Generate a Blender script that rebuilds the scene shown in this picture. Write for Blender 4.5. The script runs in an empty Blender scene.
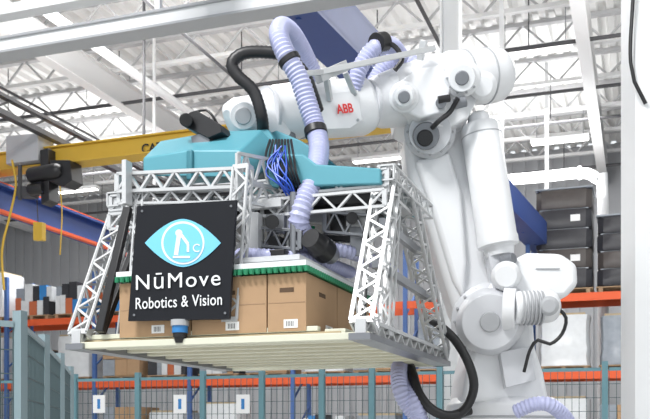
import bpy, bmesh, math, random
from mathutils import Vector, Matrix
random.seed(4)
V=Vector
sc=bpy.context.scene
FPX=900.0; HZ=430.0; CAMZ=1.5
R=V((.944,-.33,0)).normalized(); B=V((.33,.944,0)).normalized(); Z=V((0,0,1))
def W(px,py,d): return V(((px-325)/FPX*d, d, CAMZ+(HZ-py)/FPX*d))
def ray(px,py): return V(((px-325)/FPX,1,(HZ-py)/FPX))
CAM=V((0,0,CAMZ))
GO=V((-1.255,4.5,1.92))
def GW(x,y,z): return GO+R*x+B*y+Z*z
def GP(px,py,gy):
    r=ray(px,py); t=((GO-CAM).dot(B)+gy)/r.dot(B); return CAM+r*t
def BP(px,py,by):
    r=ray(px,py); t=by/r.dot(B); return CAM+r*t
def BW(bx,by,z): return R*bx+B*by+Z*z
# ---------------- materials
def mat(name,col,rough=.5,metal=0,noise=0,scale=6,emit=0,bump=0,spec=.5):
    m=bpy.data.materials.new(name); m.use_nodes=True
    nt=m.node_tree; b=nt.nodes['Principled BSDF']
    b.inputs['Base Color'].default_value=(*col,1); b.inputs['Roughness'].default_value=rough
    b.inputs['Metallic'].default_value=metal; b.inputs['Specular IOR Level'].default_value=spec
    if emit:
        b.inputs['Emission Color'].default_value=(*col,1); b.inputs['Emission Strength'].default_value=emit
    if noise or bump:
        tc=nt.nodes.new('ShaderNodeTexCoord'); n=nt.nodes.new('ShaderNodeTexNoise')
        n.inputs['Scale'].default_value=scale; n.inputs['Detail'].default_value=5
        nt.links.new(tc.outputs['Object'],n.inputs['Vector'])
        if noise:
            mr=nt.nodes.new('ShaderNodeMapRange')
            mr.inputs['To Min'].default_value=1-noise; mr.inputs['To Max'].default_value=1+noise*.6
            nt.links.new(n.outputs['Fac'],mr.inputs['Value'])
            mx=nt.nodes.new('ShaderNodeVectorMath'); mx.operation='SCALE'
            mx.inputs[0].default_value=col
            nt.links.new(mr.outputs['Result'],mx.inputs['Scale'])
            nt.links.new(mx.outputs['Vector'],b.inputs['Base Color'])
        if bump:
            bp=nt.nodes.new('ShaderNodeBump'); bp.inputs['Strength'].default_value=bump
            nt.links.new(n.outputs['Fac'],bp.inputs['Height']); nt.links.new(bp.outputs['Normal'],b.inputs['Normal'])
    return m
WHITE=mat('robot_white',(.76,.77,.79),.33,noise=.04)
WHITE2=mat('robot_white_trim',(.60,.61,.64),.4)
GREY=mat('grey_cast',(.20,.21,.23),.45,.3)
LGREY=mat('light_grey',(.40,.41,.43),.45)
ALU=mat('aluminium',(.60,.61,.62),.38,.3,noise=.08)
STEEL=mat('steel',(.24,.25,.27),.35,.6)
BLACK=mat('black_plastic',(.010,.010,.012),.4)
RUBBER=mat('black_rubber',(.012,.012,.014),.45)
SIGNB=mat('sign_black',(.010,.011,.015),.4,spec=.25)
LILAC=mat('lilac_hose',(.46,.48,.70),.3,noise=.08,scale=30)
TEAL=mat('teal_cover',(.09,.31,.38),.45,noise=.05)
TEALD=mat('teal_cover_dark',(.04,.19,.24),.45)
CARD=mat('cardboard',(.42,.27,.155),.85,noise=.1,scale=12)
CARDD=mat('cardboard_sheet',(.45,.36,.23),.9,noise=.12,scale=9)
SLOT=mat('cardboard_slot',(.10,.06,.035),.9)
TAPE=mat('tape',(.33,.21,.12),.4)
CREAM=mat('cream_board',(.66,.66,.54),.6,noise=.05)
GREEN=mat('green_belt',(.01,.20,.09),.5)
CYAN=mat('sign_cyan',(.17,.55,.75),.5)
PWHITE=mat('sign_white',(.82,.84,.86),.5)
RED=mat('red_print',(.70,.02,.02),.5)
BLUEW=mat('blue_wire',(.03,.10,.55),.4)
YEL=mat('crane_yellow',(.60,.38,.04),.5,noise=.08)
ORANGE=mat('rack_orange',(.70,.10,.025),.55,noise=.08)
NAVY=mat('navy_steel',(.025,.060,.23),.5,noise=.1)
RBLUE=mat('rack_blue',(.06,.13,.34),.5,noise=.1)
TPOST=mat('fence_post_teal',(.12,.25,.29),.5)
FPOST=mat('fence_post_grey',(.24,.32,.35),.5)
WIRE=mat('fence_wire',(.08,.12,.13),.5,.3)
DECK=mat('roof_deck',(.82,.82,.81),.7,noise=.06,scale=1.5)
JOIST=mat('joist_paint',(.70,.70,.70),.6)
JOIST2=mat('joist_chord',(.48,.48,.49),.6)
JOISTD=mat('joist_dark',(.06,.06,.065),.6)
WALL=mat('wall_panel',(.40,.41,.43),.7,noise=.06,scale=.8)
CONC=mat('concrete_floor',(.60,.60,.58),.5,noise=.1,scale=1.2,bump=.05)
BWHITE=mat('white_steel',(.78,.79,.80),.5,noise=.03)
WOOD=mat('pallet_wood',(.36,.25,.15),.8,noise=.2,scale=14)
WRAPD=mat('wrapped_dark',(.028,.028,.034),.35,noise=.3,scale=7)
WRAPB=mat('wrapped_brown',(.065,.055,.052),.35,noise=.3,scale=7)
WRAPG=mat('wrapped_grey',(.28,.31,.35),.25,noise=.3,scale=7)
WRAPW=mat('wrapped_white',(.66,.68,.70),.25,noise=.15,scale=7)
DRUM=mat('orange_drum',(.50,.13,.05),.5,noise=.1)
PAPER=mat('paper',(.8,.8,.8),.7)
LAMP=mat('lamp_tube',(1,.98,.95),.5,emit=5)
SIGNBLUE=mat('blue_label',(.03,.20,.50),.5)
# ---------------- mesh builder
class MB:
    def __init__(s): s.v=[];s.f=[];s.mi=[];s.mats=[];s.cur=0
    def use(s,m):
        if m not in s.mats: s.mats.append(m)
        s.cur=s.mats.index(m)
        return s
    def add(s,vs,fs,sm=False):
        o=len(s.v); s.v+= [V(p) for p in vs]
        for f in fs: s.f.append([i+o for i in f]); s.mi.append(s.cur)
    def obox(s,c,a,b,d):
        vs=[c+a*i+b*j+d*k for i in(-1,1) for j in(-1,1) for k in(-1,1)]
        s.add(vs,[(0,1,3,2),(4,6,7,5),(0,4,5,1),(2,3,7,6),(0,2,6,4),(1,5,7,3)])
    def beam(s,p0,p1,w,h,up=Z):
        t=(p1-p0); L=t.length
        if L<1e-6: return
        t=t/L; u=up-t*up.dot(t)
        if u.length<1e-4: u=B-t*B.dot(t)
        u.normalize(); r=t.cross(u)
        s.obox((p0+p1)/2,t*L/2,r*w/2,u*h/2)
    def ibeam(s,p0,p1,w,h,tf=.02,up=Z):
        t=(p1-p0).normalized(); u=(up-t*up.dot(t)).normalized()
        s.beam(p0+u*(h/2-tf/2),p1+u*(h/2-tf/2),w,tf,up); s.beam(p0-u*(h/2-tf/2),p1-u*(h/2-tf/2),w,tf,up)
        s.beam(p0,p1,tf,h-2*tf,up)
    def lathe(s,p0,p1,prof,n=32):
        t=(p1-p0); ax=t.normalized(); u=ax.orthogonal().normalized(); w=ax.cross(u)
        vs=[];fs=[]
        for (k,r) in prof:
            c=p0+t*k
            for i in range(n):
                a=2*math.pi*i/n; vs.append(c+(u*math.cos(a)+w*math.sin(a))*r)
        for j in range(len(prof)-1):
            for i in range(n): fs.append((j*n+i,j*n+(i+1)%n,(j+1)*n+(i+1)%n,(j+1)*n+i))
        fs.append(list(range(n))[::-1]); fs.append([(len(prof)-1)*n+i for i in range(n)])
        s.add(vs,fs,True)
    def cyl(s,p0,p1,r0,r1=None,n=28):
        s.lathe(p0,p1,[(0,r0),(1,r0 if r1 is None else r1)],n)
    def dome(s,p0,p1,r,n=32):
        s.lathe(p0,p1,[(0,r*.92),(.04,r),(.75,r),(.86,r*.95),(.94,r*.8),(1,r*.5)],n)
    def prism(s,pts,ext):
        n=len(pts); vs=list(pts)+[p+ext for p in pts]
        fs=[list(range(n))[::-1],[n+i for i in range(n)]]+[(i,(i+1)%n,n+(i+1)%n,n+i) for i in range(n)]
        s.add(vs,fs)
    def tube(s,path,r,n=14,ridge=0,caps=True):
        m=len(path); t0=(path[1]-path[0]).normalized(); u=t0.orthogonal().normalized()
        vs=[];fs=[]
        for i,p in enumerate(path):
            t=(path[min(i+1,m-1)]-path[max(i-1,0)]).normalized()
            u=(u-t*u.dot(t)).normalized(); w=t.cross(u)
            rr=r*(1+ridge*(1 if i%2 else -1))
            for k in range(n):
                a=2*math.pi*k/n; vs.append(p+(u*math.cos(a)+w*math.sin(a))*rr)
        for j in range(m-1):
            for i in range(n): fs.append((j*n+i,j*n+(i+1)%n,(j+1)*n+(i+1)%n,(j+1)*n+i))
        if caps: fs.append(list(range(n))[::-1]); fs.append([(m-1)*n+i for i in range(n)])
        s.add(vs,fs,True)
    def loft(s,secs,e=3.0,n=32,up=Z):
        vs=[];fs=[];m=len(secs)
        for i,(c,rw,rh) in enumerate(secs):
            t=(secs[min(i+1,m-1)][0]-secs[max(i-1,0)][0]).normalized()
            u=(up-t*up.dot(t)).normalized(); w=t.cross(u)
            for k in range(n):
                a=2*math.pi*k/n; ca,sa=math.cos(a),math.sin(a)
                q=(abs(ca)**e+abs(sa)**e)**(-1/e)
                vs.append(c+w*ca*q*rw+u*sa*q*rh)
        for j in range(m-1):
            for i in range(n): fs.append((j*n+i,j*n+(i+1)%n,(j+1)*n+(i+1)%n,(j+1)*n+i))
        fs.append(list(range(n))[::-1]); fs.append([(m-1)*n+i for i in range(n)])
        s.add(vs,fs,True)
    def lattice(s,p0,p1,wv,thick,pitch,rail=.014,web=.010,n=None):
        t=(p1-p0); L=t.length; nn=n or max(2,round(L/pitch)); nrm=t.cross(wv).normalized()
        up=wv.normalized()
        for sg in(-1,1): s.beam(p0+wv*sg,p1+wv*sg,thick,rail,up)
        for k in range(nn):
            a=p0+t*(k/nn)+wv*(1 if k%2 else -1); b=p0+t*((k+1)/nn)+wv*(-1 if k%2 else 1)
            s.beam(a,b,thick*.8,web,nrm.cross(b-a).normalized())
        for q in(p0,p1): s.beam(q-wv,q+wv,thick,rail*1.6,t.normalized())
    def boxlat(s,p0,p1,a,b,pitch,rail=.014,web=.009,th=.008):
        s.lattice(p0+b,p1+b,a,th,pitch,rail,web); s.lattice(p0-b,p1-b,a,th,pitch,rail,web)
        s.lattice(p0+a,p1+a,b,th,pitch,rail,web); s.lattice(p0-a,p1-a,b,th,pitch,rail,web)
    def build(s,name,parent=None,bevel=0,seg=2,origin=None):
        me=bpy.data.meshes.new(name)
        o=origin if origin is not None else (parent.location if parent else V((0,0,0)))
        if origin is None and parent is None:
            xs=[p.x for p in s.v];ys=[p.y for p in s.v];zs=[p.z for p in s.v]
            o=V(((min(xs)+max(xs))/2,(min(ys)+max(ys))/2,min(zs)))
        me.from_pydata([p-o for p in s.v],[],s.f)
        for m in s.mats: me.materials.append(m)
        me.polygons.foreach_set('material_index',s.mi); me.polygons.foreach_set('use_smooth',[True]*len(s.f))
        bm=bmesh.new(); bm.from_mesh(me); bmesh.ops.recalc_face_normals(bm,faces=bm.faces); bm.to_mesh(me); bm.free()
        me.set_sharp_from_angle(angle=math.radians(32))
        ob=bpy.data.objects.new(name,me); sc.collection.objects.link(ob)
        if parent: ob.parent=parent; ob.location=o-parent.location
        else: ob.location=o
        if bevel:
            md=ob.modifiers.new('bevel','BEVEL'); md.width=bevel; md.segments=seg; md.limit_method='ANGLE'; md.angle_limit=math.radians(32)
        return ob
def root(name,loc):
    e=bpy.data.objects.new(name,None); e.empty_display_size=.2; e.location=loc; sc.collection.objects.link(e); return e
def cat(pts,step=.01):
    P=[pts[0]*2-pts[1]]+pts+[pts[-1]*2-pts[-2]]; out=[]
    for i in range(1,len(P)-2):
        p0,p1,p2,p3=P[i-1:i+3]; n=max(2,int((p2-p1).length/step))
        for k in range(n):
            t=k/n
            out.append(.5*((2*p1)+(p2-p0)*t+(2*p0-5*p1+4*p2-p3)*t*t+(3*p1-p0-3*p2+p3)*t**3))
    out.append(pts[-1]); return out
def text(name,body,parent,center,right,up,width,m,height=None,bold=0,ext=.001,space=1):
    cu=bpy.data.curves.new(name,'FONT'); cu.body=body; cu.align_x='CENTER'; cu.align_y='CENTER'; cu.offset=bold; cu.extrude=ext; cu.space_character=space
    cu.materials.append(m)
    ob=bpy.data.objects.new(name,cu); sc.collection.objects.link(ob)
    bpy.context.view_layer.update()
    k=width/max(ob.dimensions.x,1e-3); kz=k if not height else height/max(ob.dimensions.y,1e-3)
    r=right.normalized(); n=r.cross(up).normalized(); u=n.cross(r)
    M=Matrix((r,u,n)).transposed().to_4x4()
    ob.parent=parent
    ob.matrix_local=Matrix.Translation(center-parent.location)@M@Matrix.Diagonal((k,kz,1,1))
    return ob

# ================= BUILDING =================
m=MB().use(CONC); m.obox(BW(-2,13,-.1),R*28,B*16,Z*.1); m.build('floor')
H=10.0
m=MB().use(WALL); n=140; bx0=-30;bx1=26
m.obox(BW(-2,28.15,H/2),R*28,B*.1,Z*H/2)
for i in range(n):
    x=bx0+(i+.5)*(bx1-bx0)/n; m.obox(BW(x,28.02,H/2),R*.1,B*.04,Z*H/2)
m.build('wall_back')
m=MB().use(WALL); m.obox(BW(-30.1,13,H/2),R*.1,B*16,Z*H/2)
for i in range(60): m.obox(BW(-29.97,-2.5+i*.52,H/2),R*.04,B*.12,Z*H/2)
m.build('wall_left')
m=MB().use(DECK); x=-30; prof=[]
while x<26: prof+=[(x,0),(x+.13,0),(x+.17,.12),(x+.29,.12)]; x+=.33
vs=[];fs=[]
for (a,b) in prof: vs+= [BW(a,-3,H+b),BW(a,28.2,H+b)]
for i in range(len(prof)-1): fs.append((2*i,2*i+1,2*i+3,2*i+2))
m.add(vs,fs); m.obox(BW(-2,12.6,H+.25),R*28,B*15.7,Z*.05); m.build('ceiling')
m=MB()
for by in [2+1.9*k for k in range(14)]:
    m.use(JOIST2); m.beam(BW(-29.8,by,H-.05),BW(25.8,by,H-.05),.14,.08); m.use(JOIST); m.beam(BW(-29.8,by,H-.6),BW(25.8,by,H-.6),.12,.08)
    m.use(JOIST2)
    x=-29.8;k=0
    while x<25.2:
        za,zb=(H-.6,H-.05) if k%2 else (H-.05,H-.6)
        m.beam(BW(x,by,za),BW(x+.55,by,zb),.04,.04); x+=.55;k+=1
m.build('roof_joists')
m=MB().use(JOIST)
for bx in (-21,-11,-1,9,19):
    m.ibeam(BW(bx,-3,H-.95),BW(bx,27.9,H-.95),.25,.6,.03)
m.build('roof_girders')
m=MB().use(BWHITE)
for bx,z,r in((-9.5,8.6,.09),(-5.2,8.95,.05),(4.0,8.7,.05),(6.5,8.5,.04),(1.5,8.95,.04)):
    m.cyl(BW(bx,-3,z),BW(bx,27.8,z),r,n=10)
m.use(JOISTD)
for bx,z,r in((3.2,8.3,.035),(1.2,8.2,.03),(-.2,8.5,.035),(-7.5,8.4,.03),(-3.4,8.45,.035),(-12.5,8.6,.03)):
    m.cyl(BW(bx,-3,z),BW(bx,27.8,z),r,n=8)
for by in(13,17.5,20,22,26): m.cyl(BW(-29.5,by,8.8),BW(25,by,8.8),.04,n=8)
for by in(13,17.5,22,26):
    for bx in range(-29,25,3): m.cyl(BW(bx,by,8.8),BW(bx,by,H-.02),.012,n=6)
m.build('sprinkler_pipes')
fx=root('ceiling_lights',BW(0,10,9.2))
m=MB(); 
for by in(6,12,18,24):
    for bx in(-22,-17,-12,-7,-2,3,8,13,18):
        c=BW(bx,by+.6,9.15)
        m.use(BWHITE); m.obox(c+Z*.06,R*.75,B*.14,Z*.05)
        m.use(LAMP); m.obox(c,R*.72,B*.09,Z*.015)
        m.use(STEEL)
        for sg in(-.6,.6): m.cyl(c+R*sg+Z*.1,c+R*sg+Z*.85,.008,n=5)
m.build('fixtures',fx)
def area(name,loc,size,e,tgt=None):
    l=bpy.data.lights.new(name,'AREA'); l.shape='RECTANGLE'; l.size=size; l.size_y=size*.6; l.energy=e; l.color=(1,.995,.985)
    o=bpy.data.objects.new(name,l); sc.collection.objects.link(o); o.location=loc
    d=(tgt-loc) if tgt else V((0,0,-1)); o.rotation_euler=d.to_track_quat('-Z','Y').to_euler(); return o
area('high_bay_light',V((-3.2,1.2,8.4)),2.0,640,V((0,5.3,2)))
area('high_bay_light',V((4.5,.5,8.0)),2.2,110,V((.5,5.5,2)))
for bx,by in((-8,13),(2,15),(-14,21),(-3,22)):
    area('high_bay_light',BW(bx,by,8.9),4,520)
    area('ceiling_fill',BW(bx,by,6.9),4,250,BW(bx,by,20))  # added upward fill to brighten the roof deck, not a lamp of the hall

# ---- gantry rails
g=MB().use(BWHITE)
def alongR(by,px0,py0,bxa,bxb):
    z=BP(px0,py0,by).z; return BW(bxa,by,z),BW(bxb,by,z)
a,b=alongR(7,0,50,-14,12); g.beam(a,b,.14,.11)
g.beam(a+Z*.34,b+Z*.34,.14,.09)
g.use(LGREY); g.beam(a-Z*.065,b-Z*.065,.2,.02); g.beam(a+Z*.065,b+Z*.065,.2,.02)
for k in range(14):
    p=a+(b-a)*(k/13); g.use(BWHITE); g.beam(p,p+Z*.34,.05,.05,R)
g.use(BWHITE)
for p in(a,b):
    g.beam(V((p.x,p.y,0)),V((p.x,p.y,p.z-.06)),.16,.16,R)
g.build('gantry_rail')
# ---- yellow overhead crane
cr=root('overhead_crane',BP(100,153,12))
c=MB().use(YEL); zc=BP(100,153,12).z
a,b=BW(-13,12,zc),BW(-2.7,12,zc); c.beam(a,b,.22,.24)
c.beam(a+Z*.13,b+Z*.13,.34,.025); c.beam(a-Z*.13,b-Z*.13,.34,.025)
c.beam(BW(-2.7,11.3,zc+.02),BW(-2.7,12.7,zc+.02),.2,.2)
c.build('bridge_girder',cr)
text('girder_lettering','CAT',cr,BP(152,148,11.86),R,Z,.36,BLACK,bold=.02)
c=MB().use(LGREY); hp=lambda px,py,by=11.7: BP(px,py,by)
c.prism([hp(6,136),hp(38,133),hp(38,160),hp(6,164)],B*.4); 
c.use(BLACK); c.prism([hp(40,150),hp(48,148),hp(49,200),hp(41,204)],B*.25)
c.dome(hp(30,176),hp(62,170),.12); c.dome(hp(44,188),hp(28,190),.09)
c.prism([hp(50,160),hp(70,160),hp(72,180),hp(64,186),hp(50,182)],B*.3)
c.use(JOISTD); c.beam(hp(20,165),hp(20,200),.05,.05,R); c.prism([hp(14,186),hp(34,186),hp(30,196),hp(16,196)],B*.2)
c.use(YEL); c.tube(cat([hp(12,160),hp(16,185),hp(10,215),hp(2,250),hp(4,290)],.1),.02,8)
c.tube(cat([hp(60,186),hp(62,215),hp(60,255)],.1),.012,6)
c.prism([hp(33,222),hp(42,222),hp(42,240),hp(33,240)],B*.1)
c.use(BLACK); c.tube(cat([hp(37,200),hp(38,222)],.1),.01,6)
c.build('hoist_trolley',cr,bevel=.01)
# ---- runways, hung from the roof
m=MB(); 
p1=W(0,199,14.6); p2=V((p1.x,p1.y,p1.z))+B*12.4; p0=p1-B*9
m.use(NAVY); m.ibeam(p0,p2,.3,.42,.04); m.use(ORANGE); m.beam(p0+Z*.235,p2+Z*.235,.16,.05); m.beam(p0-Z*.235+R*.1,p2-Z*.235+R*.1,.1,.05)
for q in(0.05,.35,.65,.95):
    pp=p0+(p2-p0)*q; m.use(BWHITE); m.beam(pp+Z*.2,V((pp.x,pp.y,H-.02)),.05,.05,R)
m.build('crane_runway')
m=MB().use(NAVY)
aa=W(306,2,9); bb=W(552,250,428*9/180.0)
dirv=(bb-aa); dirv.z=0; m.ibeam(aa-dirv*.35,aa+dirv,.46,.48,.05)
for s_ in (1,-1):
    off=V((dirv.y,-dirv.x,0)).normalized()*.22*s_; m.beam(aa-dirv*.35+off,aa+dirv+off,.02,.40)
for k in range(14):
    q=aa-dirv*.35+dirv*1.35*(k+.5)/14; m.cyl(q-Z*.24,q-Z*.255,.03,n=8)
m.use(BWHITE)
for k in(-.3,.62,.95):
    q=aa+dirv*k; m.beam(q+Z*.2,V((q.x,q.y,H-.02)),.08,.08,R)
m.build('crane_runway')
m=MB().use(JOISTD); p=W(0,112,13); m.beam(p-B*6,p+B*14,.12,.08); m.beam(p-B*6+Z*.25,p+B*14+Z*.25,.1,.05)
for k in range(24):
    q=p-B*6+B*(20*k/24); m.beam(q,q+B*.42+Z*.25,.03,.03)
for k in (0,.5,1): 
    q=p-B*6+B*20*k; m.beam(q,V((q.x,q.y,H)),.04,.04,R)
m.build('cable_tray')
# ---- columns
m=MB().use(BWHITE); d=6.6
a=W(633,430,d); m.obox(V((a.x+.19,a.y+.2,4.95)),V((.16,0,0)),V((0,.16,0)),Z*4.95)
m.use(BLACK); m.tube(cat([V((a.x+.02,a.y+.02,7)),V((a.x+.01,a.y,5.0)),V((a.x-.01,a.y+.02,4.2)),V((a.x+.1,a.y+.02,3.9))],.1),.014,8)
m.use(LGREY); m.obox(V((a.x+.19,a.y+.2,.01)),V((.26,0,0)),V((0,.26,0)),Z*.012)
m.build('steel_column')
m=MB().use(BWHITE); a=W(451,430,14.2); m.ibeam(V((a.x,a.y,0)),V((a.x,a.y,9.6)),.28,.30,.03,up=R); m.build('steel_column')
# ---- pipe w/ elbow
q=MB().use(BWHITE)
pts=[BP(495,181,22),BP(540,177,22),BP(578,173,22),BP(592,175,22),BP(600,184,22),BP(603,200,22)]
q.tube(cat([pts[0]-R*10]+pts+[V((pts[-1].x,pts[-1].y,0.0))],.15),.13,14)
q.use(LGREY)
for k in(0,2): q.cyl(pts[k],pts[k]+R*.08,.16)
q.cyl(BP(500,178,22),V((*BP(500,178,22).xy,H-.1)),.015,n=6)
q.build('ventilation_pipe')
# ---- pallet rack
rk=root('pallet_rack',BW(-6,20,0)); m=MB()
bays=[-21.55+2.75*k for k in range(12)]
Z1,Z2=2.75,4.42
for x in bays:
    m.use(RBLUE)
    for y in(20,21.1): m.beam(BW(x,y,0),BW(x,y,5.6),.1,.09,R)
    for k in range(5): m.beam(BW(x,20,.3+k*.95),BW(x,21.1,.3+(k+1)*.9),.04,.04,R)
for x0,x1 in zip(bays[:-1],bays[1:]):
    for z in(Z1,Z2):
        for y in(20,21.1): m.use(ORANGE); m.beam(BW(x0,y,z-.07),BW(x1,y,z-.07),.05,.17)
        m.use(WIRE)
        for k in range(7): m.beam(BW(x0+.2+k*.38,20,z-.01),BW(x0+.2+k*.38,21.1,z-.01),.04,.015)
m.build('frame',rk)
def load(kind,bx,by,z,w=1.15,h=1.3):
    m=MB(); c=BW(bx,by,z); m.use(WOOD)
    for k in(-1,0,1): m.obox(c+R*k*w*.42+Z*.06,R*.045,B*.5,Z*.045)
    for k in range(6): m.obox(c+B*(-.45+k*.18)+Z*.125,R*w/2,B*.05,Z*.012)
    for k in range(4): m.obox(c+B*(-.45+k*.3)+Z*.01,R*w/2,B*.04,Z*.01)
    c=c+Z*.14
    if kind=='crate':
        nl=max(2,int(h/.36))
        for l in range(nl):
            f=1-.02*(l%2)
            m.use([WRAPD,WRAPB,WRAPD][l%3]); s=[(c+Z*(h/nl)*(l+.02),w*.47*f,.5*f),(c+Z*(h/nl)*(l+.1),w*.49*f,.51*f),(c+Z*(h/nl)*(l+.88),w*.49*f,.51*f),(c+Z*(h/nl)*(l+.97),w*.47*f,.49*f)]
            m.loft(s,e=8,n=28,up=B)
            m.use(WRAPG); m.obox(c+Z*(h/nl)*(l+.99)-B*.02,R*w*.42,B*.44,Z*.012)
            if l%2: m.use(PAPER); m.obox(c+Z*(h/nl)*(l+.5)-B*.515+R*w*.2,R*.1,B*.006,Z*.07)
        m.use(WRAPG); m.obox(c+Z*(h+.015),R*w*.5,B*.5,Z*.015)
    elif kind=='boxes':
        nl=max(2,int(h/.33))
        for l in range(nl):
            for i in range(3):
                m.use(CARD if (l*2+i)%4 else WRAPG); m.obox(c+R*(i-1)*w*.33+Z*(h/nl)*(l+.5),R*w*.16,B*.5,Z*(h/nl)*.48)
    elif kind=='drums':
        for l in range(max(1,int(h/.40))):
            for i in range(3):
                for j in range(2):
                    m.use(DRUM if (i+l)%3 else WRAPW); p=c+R*(i-1)*w*.33+B*(j-.5)*.5+Z*l*.40
                    m.lathe(p,p+Z*.39,[(0,.17),(.06,.185),(.3,.175),(.33,.185),(.62,.185),(.65,.175),(.94,.185),(1,.17)],14)
    elif kind=='mixed':
        for lev in range(2):
            x=-w/2
            while x<w/2-.1:
                ww=random.uniform(.12,.28); hh=h*.5*random.uniform(.7,1); ww=min(ww,w/2-x)
                m.use(random.choice([WRAPG,WRAPW,WRAPW,CARD,DRUM,SIGNBLUE,WRAPD])); m.obox(c+R*(x+ww/2)+Z*(hh/2+lev*h*.5*.7),R*ww*.47,B*(.42-.03*lev),Z*hh/2); x+=ww
    else:
        m.use({'white':WRAPW,'grey':WRAPG}[kind])
        s=[]
        for k in range(7):
            f=1+random.uniform(-.03,.03); s.append((c+Z*h*k/6,w*.48*f,.5*f))
        m.loft(s,e=6,n=24,up=B)
        m.use(CARDD); m.obox(c+Z*(h+.02),R*w*.4,B*.42,Z*.03)
    o=m.build('wrapped_pallet_load'); return o
for i,x0 in enumerate(bays[:-1]):
    for j in(0,1):
        x=x0+.75+j*1.28
        kl=random.choice(['boxes','white','grey','mixed','mixed','grey']); load(kl,x,20.55,0,1.1,random.uniform(1.5,2.1))
        k2=random.choice(['boxes','grey','grey','mixed','white']); load(k2,x,20.55,Z1,1.1,random.uniform(.8,1.15))
        if x>-2.4: load('crate',x,20.55,Z2,1.22,2.15 if j==0 else 1.5)
        elif x<-10.5: load(['mixed','drums','drums','white','mixed','mixed'][(i*2+j)%6],x,20.55,Z2,1.15,random.uniform(1.0,1.3))
# ---- fences
def fence(name,tops,post,zt=2.2):
    rt=root(name,V((tops[0].x,tops[0].y,0))); m=MB(); m.use(post)
    for p in tops:
        m.beam(V((p.x,p.y,0)),V((p.x,p.y,zt)),.06,.06,R); m.obox(V((p.x,p.y,.008)),R*.08,B*.08,Z*.008)
    m.build('posts',rt)
    w=MB().use(WIRE)
    for a,b in zip(tops[:-1],tops[1:]):
        a=V((a.x,a.y,0));b=V((b.x,b.y,0)); t=(b-a); L=t.length; t/=L; a=a+t*.04;b=b-t*.04;L-=.08
        w.use(post)
        for z in(.15,zt-.08): w.beam(a+Z*z,b+Z*z,.025,.035)
        w.use(WIRE)
        for z in(.9,1.5): w.beam(a+Z*z,b+Z*z,.02,.02)
        nx=int(L/.07)
        for k in range(nx+1): q=a+t*L*k/nx; w.beam(q+Z*.15,q+Z*(zt-.08),.006,.006,R)
        nz=int(1.97/.14)
        for k in range(nz+1): w.beam(a+Z*(.15+k*.14),b+Z*(.15+k*.14),.006,.006)
    w.build('mesh_panels',rt); return rt
fb=9.6
f1=fence('safety_fence',[BP(x,365,fb) for x in(-40,75,138,203,262,322,372,440,512,605,690)],TPOST)
f2=fence('safety_fence',[W(-75,419,5.0),W(20,419,5.3),W(44,419,6.6),W(60,419,8.2),W(70,419,9.9)],FPOST)
m=MB()
for px_ in (99,180,243):
    m.use(PAPER); p=BP(px_,404,fb-.05); m.obox(p,R*.085,B*.004,Z*.11)
    m.use(SIGNBLUE); m.obox(p-B*.006,R*.02,B*.002,Z*.06)
m.build('notice_sheets')

# ================= ROBOT =================
base=W(503,430,5.95); rb=root('industrial_robot_arm',V((base.x,base.y,0)))
def px(n,d=5.8): return n*d/FPX
def dd(x): return 5.05+(x-232)*(.7/208)
def F(x,y,o=0): return W(x,y,dd(x)+o)
m=MB().use(WHITE)
sec=[(229,119,9),(231,118,15),(236,117,18),(257,115,19),(260,115,16),(264,114,20),(268,114,24),(300,112,25),(335,109,27),(362,107,27),(368,106,22),(374,105,21),(380,102,25),(405,96,29),(436,90,33),(450,88,30)]
m.loft([(F(x,y),px(r,dd(x))*.9,px(r,dd(x))) for x,y,r in sec],e=2.8,n=36)
m.use(WHITE2)
for x in(266,300,366): 
    m.cyl(F(x,{266:114,300:112,366:106}[x]),F(x+3,{266:114,300:112,366:106}[x]),px(26,5.3))
m.use(WHITE)
m.prism([F(306,96,-.165),F(358,90,-.175),F(362,120,-.175),F(350,128,-.172),F(308,130,-.165)],B*.05)
m.use(LGREY)
for x,y in((310,99),(355,94),(358,120),(312,127)): m.cyl(F(x,y,-.17),F(x,y,-.185),px(1.6,5.2),n=8)
m.build('forearm',rb,bevel=.006)
m=MB().use(WHITE)
m.loft([(F(256,112),.10,.10),(F(262,122),.115,.12),(F(272,134),.11,.11),(F(280,142),.09,.09)],e=2.6,up=B)
m.use(GREY); m.cyl(F(281,135),V((F(284,135).x,F(284,135).y,GO.z+1.02)),.085); m.cyl(V((F(284,135).x,F(284,135).y,GO.z+.98)),V((F(284,135).x,F(284,135).y,GO.z+1.03)),.16)
m.use(WHITE); m.cyl(F(243,116,-.16),F(243,116,.16),px(13,5.1)); m.use(LGREY); m.cyl(F(243,116,-.17),F(243,116,-.15),px(8,5.1))
m.build('wrist',rb,bevel=.005)
text('logo_print','ABB',rb,F(345,109,-.19),F(360,107.5)-F(330,110.5),Z,px(19,5.4),RED,height=px(9,5.4),bold=.02)
E=lambda x,y,d=5.5: W(x,y,d)
m=MB().use(WHITE)
m.prism([E(392,78),(E(402,63)),E(432,56),E(458,58),E(474,72),E(478,98),E(468,118),E(448,128),E(420,124),E(398,112)],V((0,.5,0)))
m.prism([E(396,84,5.42),E(414,70,5.42),E(440,64,5.42),E(452,84,5.42),E(446,112,5.42),E(420,118,5.42),E(398,108,5.42)],V((0,.1,0)))
m.dome(E(446,80,5.56),E(507,74,5.72),px(26))
m.build('elbow_housing',rb,bevel=.022,seg=3)
m=MB().use(WHITE)
m.lathe(E(404,97,5.48),E(404,97,5.30),[(0,px(14)),(.5,px(14)),(.55,px(11)),(.9,px(10)),(1,px(8))])
m.lathe(E(462,78,5.5),E(462,78,5.33),[(0,px(17)),(.6,px(17)),(.65,px(13)),(1,px(12))])
m.lathe(E(483,86,5.55),E(483,86,5.4),[(0,px(13)),(.8,px(13)),(1,px(9))])
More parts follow.
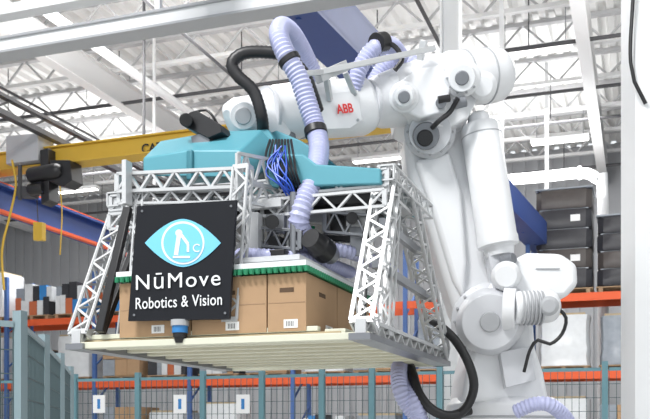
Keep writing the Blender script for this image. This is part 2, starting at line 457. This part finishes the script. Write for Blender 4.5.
m.lathe(E(378,86,5.5),E(398,82,5.5),[(0,px(9)),(.1,px(11)),(1,px(11))])
m.use(GREY); m.lathe(E(404,97,5.31),E(404,97,5.285),[(0,px(6)),(1,px(5))]); m.lathe(E(462,78,5.34),E(462,78,5.32),[(0,px(7)),(1,px(6))])
m.cyl(E(454,104,5.4),E(466,101,5.4),px(5)); m.cyl(E(441,103,5.36),E(441,103,5.44),px(5))
m.use(BLACK); m.cyl(E(438,100,5.36),E(450,98,5.36),px(3.4))
m.use(LGREY)
for k in range(10):
    a=k*math.pi/5; m.cyl(E(462+15*math.cos(a),78+15*math.sin(a),5.405),E(462+15*math.cos(a),78+15*math.sin(a),5.385),px(1.3),n=8)
for k in(.25,.6): 
    p=E(446,80,5.56).lerp(E(507,74,5.72),k); m.cyl(p,p+(E(507,74,5.72)-E(446,80,5.56)).normalized()*.012,px(26.8))
m.build('elbow_motors',rb,bevel=.004)
m=MB().use(WHITE)
L=lambda x,y,d=5.72: W(x,y,d)
m.prism([L(404,140),L(410,120),L(430,108),L(452,110),L(466,122),L(472,150),L(478,200),L(486,262),L(506,300),L(506,330),L(484,345),L(466,338),L(454,310),L(442,272),L(427,222),L(409,180)],V((0,.34,0)))
m.build('lower_arm',rb,bevel=.05,seg=4)
m=MB().use(WHITE)
m.prism([L(415,160,5.67),L(450,150,5.67),L(462,190,5.67),L(468,262,5.67),L(464,300,5.67),L(453,280,5.67),L(432,210,5.67)],V((0,.08,0)))
m.build('arm_rib',rb,bevel=.03,seg=3)
m=MB().use(WHITE2)
m.lathe(L(430,132,5.72),L(430,132,5.52),[(0,px(25)),(.5,px(25)),(.55,px(21)),(1,px(20))])
m.use(GREY); m.lathe(L(426,136,5.53),L(426,136,5.48),[(0,px(13)),(1,px(12))])
m.use(BLACK); m.lathe(L(425,138,5.49),L(425,138,5.47),[(0,px(8)),(1,px(7))])
m.use(LGREY)
for k in range(12):
    a=k*math.pi/6; m.cyl(L(430+22.5*math.cos(a),132+22.5*math.sin(a),5.62),L(430+22.5*math.cos(a),132+22.5*math.sin(a),5.585),px(1.4),n=8)
m.use(WHITE2); m.lathe(L(490,322,5.85),L(490,322,5.45),[(0,px(38)),(.45,px(38)),(.5,px(33)),(.85,px(31)),(1,px(26))],40)
m.use(LGREY); m.lathe(L(490,322,5.46),L(490,322,5.43),[(0,px(10)),(1,px(9))])
m.use(LGREY)
for k in range(16):
    a=k*math.pi/8; m.cyl(L(490+35.5*math.cos(a),322+35.5*math.sin(a),5.68),L(490+35.5*math.cos(a),322+35.5*math.sin(a),5.65),px(1.5),n=8)
m.build('joint_flanges',rb,bevel=.003)
m=MB().use(WHITE); a=L(478,113,5.62); b=L(500,256,5.6); r=px(19)
m.lathe(a,b,[(0,r*.35),(.02,r*.55),(.08,r*.62),(.085,r*.9),(.11,r),(.86,r*1.0),(.88,r*1.05),(.93,r*1.05),(.94,r*.8),(1,r*.7)],40)
m.use(LGREY); m.lathe(a.lerp(b,.16),a.lerp(b,.168),[(0,r*1.012),(1,r*1.012)],40)
m.cyl(a.lerp(b,.98),L(503,285,5.62),r*.3)
m.use(WHITE2); m.prism([L(488,252,5.55),L(512,248,5.55),L(518,285,5.55),L(496,292,5.55)],V((0,.14,0)))
m.build('balancing_cylinder',rb)
m=MB().use(WHITE)
S=lambda x,y,d=5.62: W(x,y,d)
m.prism([S(480,292),S(500,274),S(524,270),S(536,288),S(534,322),S(536,348),S(544,372),S(550,402),S(462,402),S(466,372),S(474,345)],V((0,.6,0)))
m.prism([S(508,262,5.5),S(528,252,5.5),S(562,253,5.5),S(578,264,5.5),S(579,284,5.5),S(566,298,5.5),S(528,300,5.5),S(510,290,5.5)],V((0,.34,0)))
m.build('shoulder_housing',rb,bevel=.035,seg=3)
m=MB().use(WHITE)
m.dome(S(512,308,5.42),S(558,306,5.46),px(15.5)); m.use(LGREY)
for k in range(6): p=S(520+k*4,308,5.42); m.cyl(p,p+V((.01,0,0)),px(16.3))
m.use(WHITE); m.lathe(S(504,309,5.45),S(516,309,5.43),[(0,px(20)),(1,px(19))])
m.use(LGREY); m.lathe(S(549,306,5.36),S(549,306,5.30),[(0,px(9)),(.7,px(9)),(1,px(6))])
m.use(WHITE); m.lathe(S(506,276,5.5),S(506,276,5.4),[(0,px(14)),(.6,px(14)),(1,px(10))])
m.use(GREY); m.lathe(S(503,262,5.52),S(514,258,5.46),[(0,px(6)),(1,px(5))])
m.use(WHITE2)
m.prism([S(500,352,5.54),S(530,346,5.54),S(536,380,5.54),S(506,388,5.54)],V((0,.12,0)))
m.use(LGREY); m.prism([S(536,268,5.49),S(560,268,5.49),S(560,269,5.49),S(536,269,5.49)],V((0,.02,0)))
m.build('shoulder_motors',rb,bevel=.006)
m=MB().use(WHITE); bx=V((base.x,base.y,0)); zt=W(503,398,5.95).z
m.lathe(bx+Z*(zt-.0),bx+Z*1.25,[(0,.33),(.1,.37),(.35,.38),(.4,.34),(.75,.36),(1,.42)],48)
m.use(LGREY); m.lathe(bx+Z*(zt-.12),bx+Z*(zt-.135),[(0,.385),(1,.385)],48)
m.use(WHITE); m.obox(bx+Z*1.2,V((.45,0,0)),V((0,.45,0)),Z*.06); m.obox(bx+V((-.42,-.1,1.42)),V((.12,0,0)),V((0,.15,0)),Z*.12)
m.build('base_casting',rb,bevel=.01)
m=MB().use(NAVY); m.obox(bx+Z*.58,V((.36,0,0)),V((0,.36,0)),Z*.56); m.obox(bx+Z*.012,V((.55,0,0)),V((0,.55,0)),Z*.012)
for sx in(-1,1):
    for sy in(-1,1): m.prism([bx+V((sx*.36,sy*.2,.02)),bx+V((sx*.53,sy*.2,.02)),bx+V((sx*.36,sy*.2,.6))],V((0,.02,0)))
m.build('riser_pedestal',rb,bevel=.008)
def hose(name,pts,rpx,m_,ridge=.07,step=.011,n=16):
    P=[W(*p) for p in pts]; mb=MB().use(m_); d=sum(p[2] for p in pts)/len(pts)
    mb.tube(cat(P,step),px(rpx,d),n,ridge); return mb.build(name,rb)
hose('vacuum_hose_main',[(322,112,5.5),(316,82,5.35),(304,54,5.2),(292,34,5.0),(282,27,4.86),(279,36,4.76),(286,55,4.72),(299,78,4.72),(308,105,4.72),(316,130,4.7),(319,152,4.62),(313,180,4.5),(303,205,4.44),(299,225,4.46),(308,240,4.58),(320,246,4.72)],9.5,LILAC)
hose('vacuum_hose_upper',[(352,100,5.35),(357,76,5.33),(366,58,5.33),(378,46,5.35),(392,46,5.45),(402,58,5.6)],8,LILAC)
hose('vacuum_hose_rear',[(366,105,5.75),(372,85,5.8),(384,66,5.8),(398,58,5.8),(412,62,5.75),(424,76,5.75)],7,LILAC)
hose('supply_hose_left',[(420,419,5.5),(407,404,5.5),(400,388,5.5),(399,370,5.6),(404,352,5.9)],8,LILAC)
hose('supply_hose_low',[(420,450,5.6),(420,419,5.5),(412,400,5.5),(400,375,5.7)],8,LILAC)
hose('supply_hose_right',[(515,412,5.45),(535,404,5.4),(552,406,5.4),(568,422,5.5),(576,450,5.7),(560,470,5.9)],7,LILAC)
hose('black_conduit',[(263,137,4.95),(262,118,4.82),(254,92,4.8),(238,76,4.8),(232,64,4.8),(242,54,4.8),(262,52,4.8),(285,56,4.8),(303,72,4.85),(312,92,5.0),(318,110,5.1)],6,RUBBER,.04)
hose('black_cable_a',[(428,318,5.7),(440,326,5.55),(455,340,5.5),(468,362,5.45),(474,385,5.45),(468,405,5.45),(455,419,5.5),(445,440,5.7)],4.5,RUBBER,0,.03)
hose('black_cable_b',[(405,355,5.9),(412,372,5.6),(418,392,5.5),(430,408,5.45),(448,416,5.45),(470,410,5.5)],5,RUBBER,0,.03)
hose('black_cable_c',[(556,306,5.4),(566,318,5.4),(562,334,5.4),(550,344,5.4),(538,340,5.4),(530,350,5.45),(524,372,5.5)],1.8,RUBBER,0,.03,8)
hose('black_cable_d',[(458,98,5.35),(450,112,5.4),(440,120,5.4),(432,128,5.45)],2.5,RUBBER,0,.02,8)
hose('black_cable_e',[(395,70,5.35),(402,58,5.35),(390,44,5.35),(374,58,5.35),(362,74,5.35)],2.6,RUBBER,0,.02,8)
m=MB().use(BLACK); m.cyl(W(315,128,4.70),W(316.5,135,4.69),px(11.5,4.7)); 
m.cyl(W(376,43,5.32),W(384,42,5.38),px(10,5.3)); m.cyl(W(288,58,4.72),W(291,63,4.72),px(11.5,4.7))
m.use(ALU); m.beam(W(322,72,5.0),W(435,48,5.4),.02,px(5),Z); m.beam(W(318,78,5.0),W(345,66,5.15),.05,px(9),Z)
m.beam(W(345,72,5.2),W(355,95,5.3),.03,.03,B); m.beam(W(420,60,5.45),W(424,40,5.4),.04,.03,B); m.beam(W(300,74,4.75),W(325,72,5.05),.03,.03)
m.beam(W(325,70,5.03),W(330,100,5.2),.03,.03,B)
m.build('hose_brackets',rb,bevel=.003)

# ================= GRIPPER =================
gr=root('palletizing_gripper',GW(.76,.86,0))
Wd=1.52; Dp=1.73; HT=.82
al=MB().use(ALU)
for gx in(0.02,Wd-.02):
    for (y0,y1) in((.04,.46),(Dp-.05,.78)):
        p0=GW(gx,y0,.05); p1=GW(gx,y1,HT); t=(p1-p0).normalized(); bn=t.cross(R).normalized()
        al.boxlat(p0,p1,R*.05,bn*.045,.075,.018,.012,.009)
    al.boxlat(GW(gx,.42,.05),GW(gx,.60,HT),R*.02,B*.035,.07,.012,.009,.008)
    al.lattice(GW(gx,.0,.04),GW(gx,Dp,.04),Z*.035,.05,.09,.018,.012)
    al.lattice(GW(gx,.38,.78),GW(gx,.86,.78),Z*.05,.06,.08,.016,.01)
    al.use(STEEL)
    al.beam(GW(gx,.22,.36),GW(gx,1.42,.36),.03,.04)
    al.beam(GW(gx,.34,.58),GW(gx,1.10,.58),.03,.04)
    al.beam(GW(gx,-.03,-.005),GW(gx,Dp+.03,-.005),.1,.03)
    al.use(ALU)
for gy,z in((.40,.80),(.90,.80)):
    al.boxlat(GW(-.02,gy,z),GW(Wd,gy,z),Z*.04,B*.04,.08,.014,.01)
al.lattice(GW(.0,.32,.69),GW(Wd,.32,.69),Z*.04,.02,.08,.014,.01)
for gx in(.0,.5,1.0,Wd): al.boxlat(GW(gx,.36,.82),GW(gx,1.2,.82),Z*.035,R*.035,.08)
al.boxlat(GP(232,320,.06),GP(243,168,.12),R*.038,B*.03,.075,.014,.011)
al.boxlat(GP(133,312,.12),GP(142,190,.22),R*.02,B*.02,.075,.010,.008)
al.lattice(GP(238,168,.10),GP(284,176,.45),Z*.07,.015,.06,.016,.012)
al.lattice(GP(238,190,.10),GP(286,200,.45),Z*.05,.015,.06,.014,.012)
al.lattice(GP(118,183,.18),GP(236,178,.18),Z*.045,.03,.07,.016,.012)
al.lattice(GP(120,198,.2),GP(236,196,.2),Z*.03,.03,.06,.012,.01)
al.obox(GP(127,183,.14),R*.012,B*.03,Z*.11)
al.obox(GP(260,205,.3),R*.12,B*.02,Z*.02)
al.build('lattice_frame',gr)
m=MB().use(BLACK)
m.beam(GP(128,208,.2),GP(100,332,-.0),.03,.045,R); m.beam(GW(.14,.5,.8),GW(.12,.06,.06),.035,.03,R)
m.beam(GW(Wd-.13,.5,.8),GW(Wd-.10,.3,.06),.02,.02,R)
m.beam(GP(296,200,.44),GP(384,197,.44),.06,.07); m.beam(GP(300,238,.55),GP(372,240,.55),.05,.03)
m.beam(GP(125,192,.3),GP(236,190,.3),.05,.05)
m.obox(GW(.85,.5,.30+.14),R*.20,B*.3,Z*.015)
m.obox(GW(.80,.75,.72),R*.55,B*.28,Z*.03)
m.build('struts',gr,bevel=.004)
m=MB()
m.use(ALU)
for x0 in(252,262,275,288,340,352,364):
    gy=.35 if x0<300 else .55
    m.cyl(GP(x0,258,gy),GP(x0,204,gy),.011,n=12)
for i_,(xa,xb,ya,yb,gy) in enumerate(((246,258,212,250,.25),(266,284,214,232,.3),(284,298,206,256,.4),(330,344,208,232,.5),(346,372,210,226,.48),(350,362,226,256,.5),(300,326,212,222,.5),(268,280,236,258,.3))):
    m.use([ALU,STEEL,LGREY,BLACK][i_%4]); m.prism([GP(xa,ya,gy),GP(xb,ya,gy),GP(xb,yb,gy),GP(xa,yb,gy)],B*.06)
m.use(STEEL)
m.lattice(GP(246,236,.3),GP(300,240,.3),Z*.045,.02,.05); m.lattice(GP(325,222,.45),GP(376,226,.45),Z*.05,.02,.05)
m.use(BLACK); m.cyl(GP(272,222,.26),GP(272,222,.22),.035); m.cyl(GP(352,218,.46),GP(352,218,.43),.03)
m.lathe(GP(310,238,.26),GP(326,252,.4),[(0,.05),(.4,.052),(.5,.062),(1,.062)]); 
m.use(STEEL); m.lathe(GP(324,249,.38),GP(332,256,.46),[(0,.06),(1,.045)])
m.use(GREEN); m.prism([GP(306,226,.45),GP(314,226,.45),GP(314,234,.45),GP(306,234,.45)],B*.02)
m.build('clamp_mechanism',gr,bevel=.002)
def ghose(name,pts,r,mm,ridge=.07,step=.011):
    mb=MB().use(mm); mb.tube(cat([GW(*p) for p in pts],step),r,14,ridge); mb.build(name,gr)
ghose('suction_hose_a',[(.62,.25,.42),(.8,.2,.44),(1.0,.25,.43),(1.15,.5,.43),(1.2,.8,.43)],.032,LILAC)
ghose('suction_hose_b',[(.9,.5,.5),(1.1,.45,.5),(1.28,.5,.48),(1.36,.7,.46),(1.38,1.0,.45)],.034,LILAC)
ghose('suction_hose_c',[(.6,.4,.46),(.85,.4,.5),(1.05,.6,.48),(1.1,1.0,.46)],.03,LILAC)
m=MB().use(BLUEW)
for k in range(9):
    a=[GP(280+random.uniform(-5,5),150+random.uniform(-5,8),.31+random.uniform(-.03,.02)),GP(276+random.uniform(-12,14),168+random.uniform(-4,4),.28),GP(284+random.uniform(-8,8),184,.27+random.uniform(-.03,.03)),GP(296+random.uniform(-8,6),200+random.uniform(-6,8),.35)]
    m.tube(cat(a,.02),.004,6)
m.use(BLACK)
for k in range(8):
    a=[GP(270+k*3,140,.5),GP(266+k*4,158,.32),GP(276+k*3,176,.29),GP(284+k*3,196,.4)]
    m.tube(cat(a,.02),.007,6)
m.build('wiring',gr)
m=MB().use(TEAL)
def cover(lo,hi,gyf,gyb):
    n=len(lo); a=[GP(x,y,gyf) for x,y in lo]; b=[GP(x,y,gyb) for x,y in hi]
    vs=a+b; fs=[list(range(n))[::-1],[n+i for i in range(n)]]+[(i,(i+1)%n,n+(i+1)%n,n+i) for i in range(n)]
    m.add(vs,fs)
cover([(143,158),(188,150),(240,150),(247,166),(247,178),(143,176)],[(160,141),(200,134),(262,130),(272,142),(276,168),(160,170)],.34,.62)
m.prism([GP(162,141,.62),GP(222,131,.62),GP(268,129,.62),GP(276,142,.62),GP(276,172,.62),GP(162,172,.62)],B*.5)
m.prism([GP(268,154,.33),GP(303,154,.33),GP(316,164,.33),GP(380,168,.33),GP(381,184,.33),GP(268,187,.33)],B*.75)
m.prism([GP(262,136,.7),GP(276,130,.7),GP(300,140,.7),GP(330,160,.7),GP(262,160,.7)],B*.3)
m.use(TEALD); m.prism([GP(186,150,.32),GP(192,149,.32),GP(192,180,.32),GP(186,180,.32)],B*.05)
m.build('teal_cover',gr,bevel=.008)
m=MB().use(BLACK)
m.prism([GP(190,112,.45),GP(196,110,.45),GP(220,124,.45),GP(222,132,.45),GP(208,138,.45),GP(192,130,.45),GP(183,126,.45),GP(183,118,.45)],B*.12)
m.cyl(GP(186,120,.47),GP(186,120,.40),.035); m.beam(GP(206,128,.5),GP(212,148,.5),.05,.05,B)
m.tube(cat([GP(196,112,.5),GP(206,110,.5),GP(214,118,.5),GP(222,134,.55)],.02),.008,6)
m.use(STEEL); m.beam(GP(200,134,.48),GP(204,150,.48),.1,.03,B)
m.build('vision_camera',gr,bevel=.006)
m=MB().use(SIGNB); c4=[GP(137,206,-.02),GP(236,200,-.02),GP(229,319,-.02),GP(128,321,-.02)]
m.prism(c4,B*.02)
m.use(STEEL)
for x,y in((142,211),(231,206),(225,313),(134,315)): m.cyl(GP(x,y,-.02),GP(x,y,-.026),.006,n=12)
m.use(CYAN); ey=[]
cx,cy,hw,hh=183,243,38,24
for k in range(25):
    t=-1+2*k/24; ey.append(GP(cx+hw*t,cy-hh*(1-abs(t)**1.75),-.022))
for k in range(1,24):
    t=1-2*k/24; ey.append(GP(cx+hw*t,cy+hh*(1-abs(t)**1.75),-.022))
m.prism(ey,B*-.002)
def disc(cx,cy,r,gy,mm,n=40): m.use(mm); m.prism([GP(cx+r*math.cos(2*math.pi*k/n),cy+r*math.sin(2*math.pi*k/n),gy) for k in range(n)],B*-.002)
disc(183,243,21.5,-.025,PWHITE); disc(183,243,19.5,-.0275,CYAN)
m.use(PWHITE)
def stroke(a,b,w): m.beam(GP(*a,-.031),GP(*b,-.031),.002,w,(GP(*b,-.031)-GP(*a,-.031)).cross(B).normalized())
stroke((176,255),(179,235),.022); stroke((180,233),(188,244),.014); stroke((188,244),(188,252),.012); stroke((173,257),(190,257),.010)
disc(179,233,3.4,-.030,PWHITE)
m.use(PWHITE)
for k in range(14):
    a0=math.radians(50+k*19); a1=math.radians(50+(k+1)*19); stroke((197+3.6*math.cos(a0),248+3.6*math.sin(a0)),(197+3.6*math.cos(a1),248+3.6*math.sin(a1)),.005)
m.build('sign_panel',gr)
text('sign_title','N\u016bMove',gr,GP(177,281,-.026),R,Z,(GP(219,281,-.02)-GP(135,281,-.02)).length,PWHITE,height=px(16,4.25),bold=0,space=1.15)
text('sign_subtitle','Robotics & Vision',gr,GP(178,302,-.026),R,Z,(GP(222,302,-.02)-GP(136,302,-.02)).length,PWHITE,height=px(11.5,4.25),bold=.003,space=1.05)
# tray
m=MB().use(CREAM)
m.obox(GW(Wd/2,.02,.0),R*(Wd/2+.02),B*.03,Z*.016)
for k in range(8):
    y=.20+k*.205; m.obox(GW(Wd/2,y,.004),R*(Wd/2),B*.022,Z*.010)
m.use(CARDD); m.obox(GW(Wd/2-.05,.84,.022),R*(Wd/2-.08),B*.80,Z*.008)
m.use(CREAM); m.obox(GW(.66,.06,.045),R*.62,B*.02,Z*.012)
m.obox(GW(Wd/2,Dp,.01),R*(Wd/2),B*.03,Z*.03)
m.obox(GW(Wd-.16,.8,.03),R*.05,B*.75,Z*.012); m.obox(GW(.12,.8,.03),R*.05,B*.75,Z*.012)
m.build('support_tray',gr,bevel=.003)
m=MB().use(PWHITE); m.obox(GW(.73,.55,.345),R*.50,B*.53,Z*.014); m.use(ALU); m.obox(GW(.73,.55,.385),R*.45,B*.48,Z*.012)
m.use(GREEN); m.obox(GW(.73,.55,.325),R*.505,B*.535,Z*.009)
for k in range(34): m.cyl(GW(.24+k*.0302,.013,.305),GW(.24+k*.0302,.013,.33),.012,n=8)
for k in range(34): m.cyl(GW(1.238,.02+k*.0315,.305),GW(1.238,.02+k*.0315,.33),.012,n=8)
m.use(STEEL)
for x in(.4,.73,1.06): 
    for y in(.3,.8): m.cyl(GW(x,y,.39),GW(x,y,.75),.018,n=14)
m.build('clamp_plate',gr)
m=MB().use(SIGNBLUE); m.cyl(GP(180,325,.0),GP(180,333,.0),.038); m.use(BLACK); m.cyl(GP(180,333,.0),GP(180,337,.0),.034); m.cyl(GP(180,343,.0),GP(180,337,.0),.022,.03)
m.use(LGREY); m.cyl(GP(180,320,.0),GP(180,326,.0),.044)
m.build('sensor',gr)
def cbox(x0,x1,y0,y1,z0,z1):
    m=MB().use(CARD); cx,cy,cz=(x0+x1)/2,(y0+y1)/2,(z0+z1)/2
    m.obox(GW(cx,cy,cz),R*(x1-x0)/2,B*(y1-y0)/2,Z*(z1-z0)/2)
    m.use(SLOT); m.obox(GW(cx,y0-.0005,z1-.075),R*.035,B*.0015,Z*.010); m.obox(GW(x1+.0005,cy,z1-.075),R*.0015,B*.045,Z*.010)
    m.use(TAPE); m.obox(GW(cx,y0-.0005,z0+(z1-z0)*.5),R*(x1-x0)*.48,B*.0008,Z*.002)
    m.use(PAPER); m.obox(GW(cx+.02,y0-.001,z0+.035),R*.035,B*.0012,Z*.02); m.obox(GW(x1+.001,cy+.1,z0+.035),R*.0012,B*.05,Z*.02)
    m.use(BLACK)
    for k in range(5): m.obox(GW(cx+k*.008,y0-.0025,z0+.035),R*.0018,B*.0005,Z*.012); m.obox(GW(x1+.0025,cy+.08+k*.01,z0+.035),R*.0005,B*.002,Z*.012)
    m.build('cardboard_box',bevel=.004)
zb=.036;ztp=.303
cbox(1.035,1.225,.035,.48,zb,ztp); cbox(1.035,1.225,.49,1.06,zb,ztp)
cbox(.64,1.028,.035,.53,zb,ztp); cbox(.24,.632,.035,.53,zb,ztp); cbox(.64,1.028,.54,1.06,zb,ztp); cbox(.24,.632,.54,1.06,zb,ztp)

# ================= WORLD / CAMERA =================
w=bpy.data.worlds.new('World'); sc.world=w; w.use_nodes=True
bg=w.node_tree.nodes['Background']; bg.inputs[0].default_value=(.93,.97,1,1); bg.inputs[1].default_value=1.0
cam=bpy.data.cameras.new('camera'); co=bpy.data.objects.new('camera',cam); sc.collection.objects.link(co)
co.location=CAM; co.rotation_euler=(math.pi/2,0,0)
cam.sensor_width=36; cam.lens=FPX/650*36; cam.shift_y=(HZ-209.5)/650; cam.clip_end=200
cam.dof.use_dof=True; cam.dof.focus_distance=4.9; cam.dof.aperture_fstop=8
sc.camera=co
sc.view_settings.view_transform='Standard'; sc.view_settings.look='None'; sc.view_settings.exposure=0.12
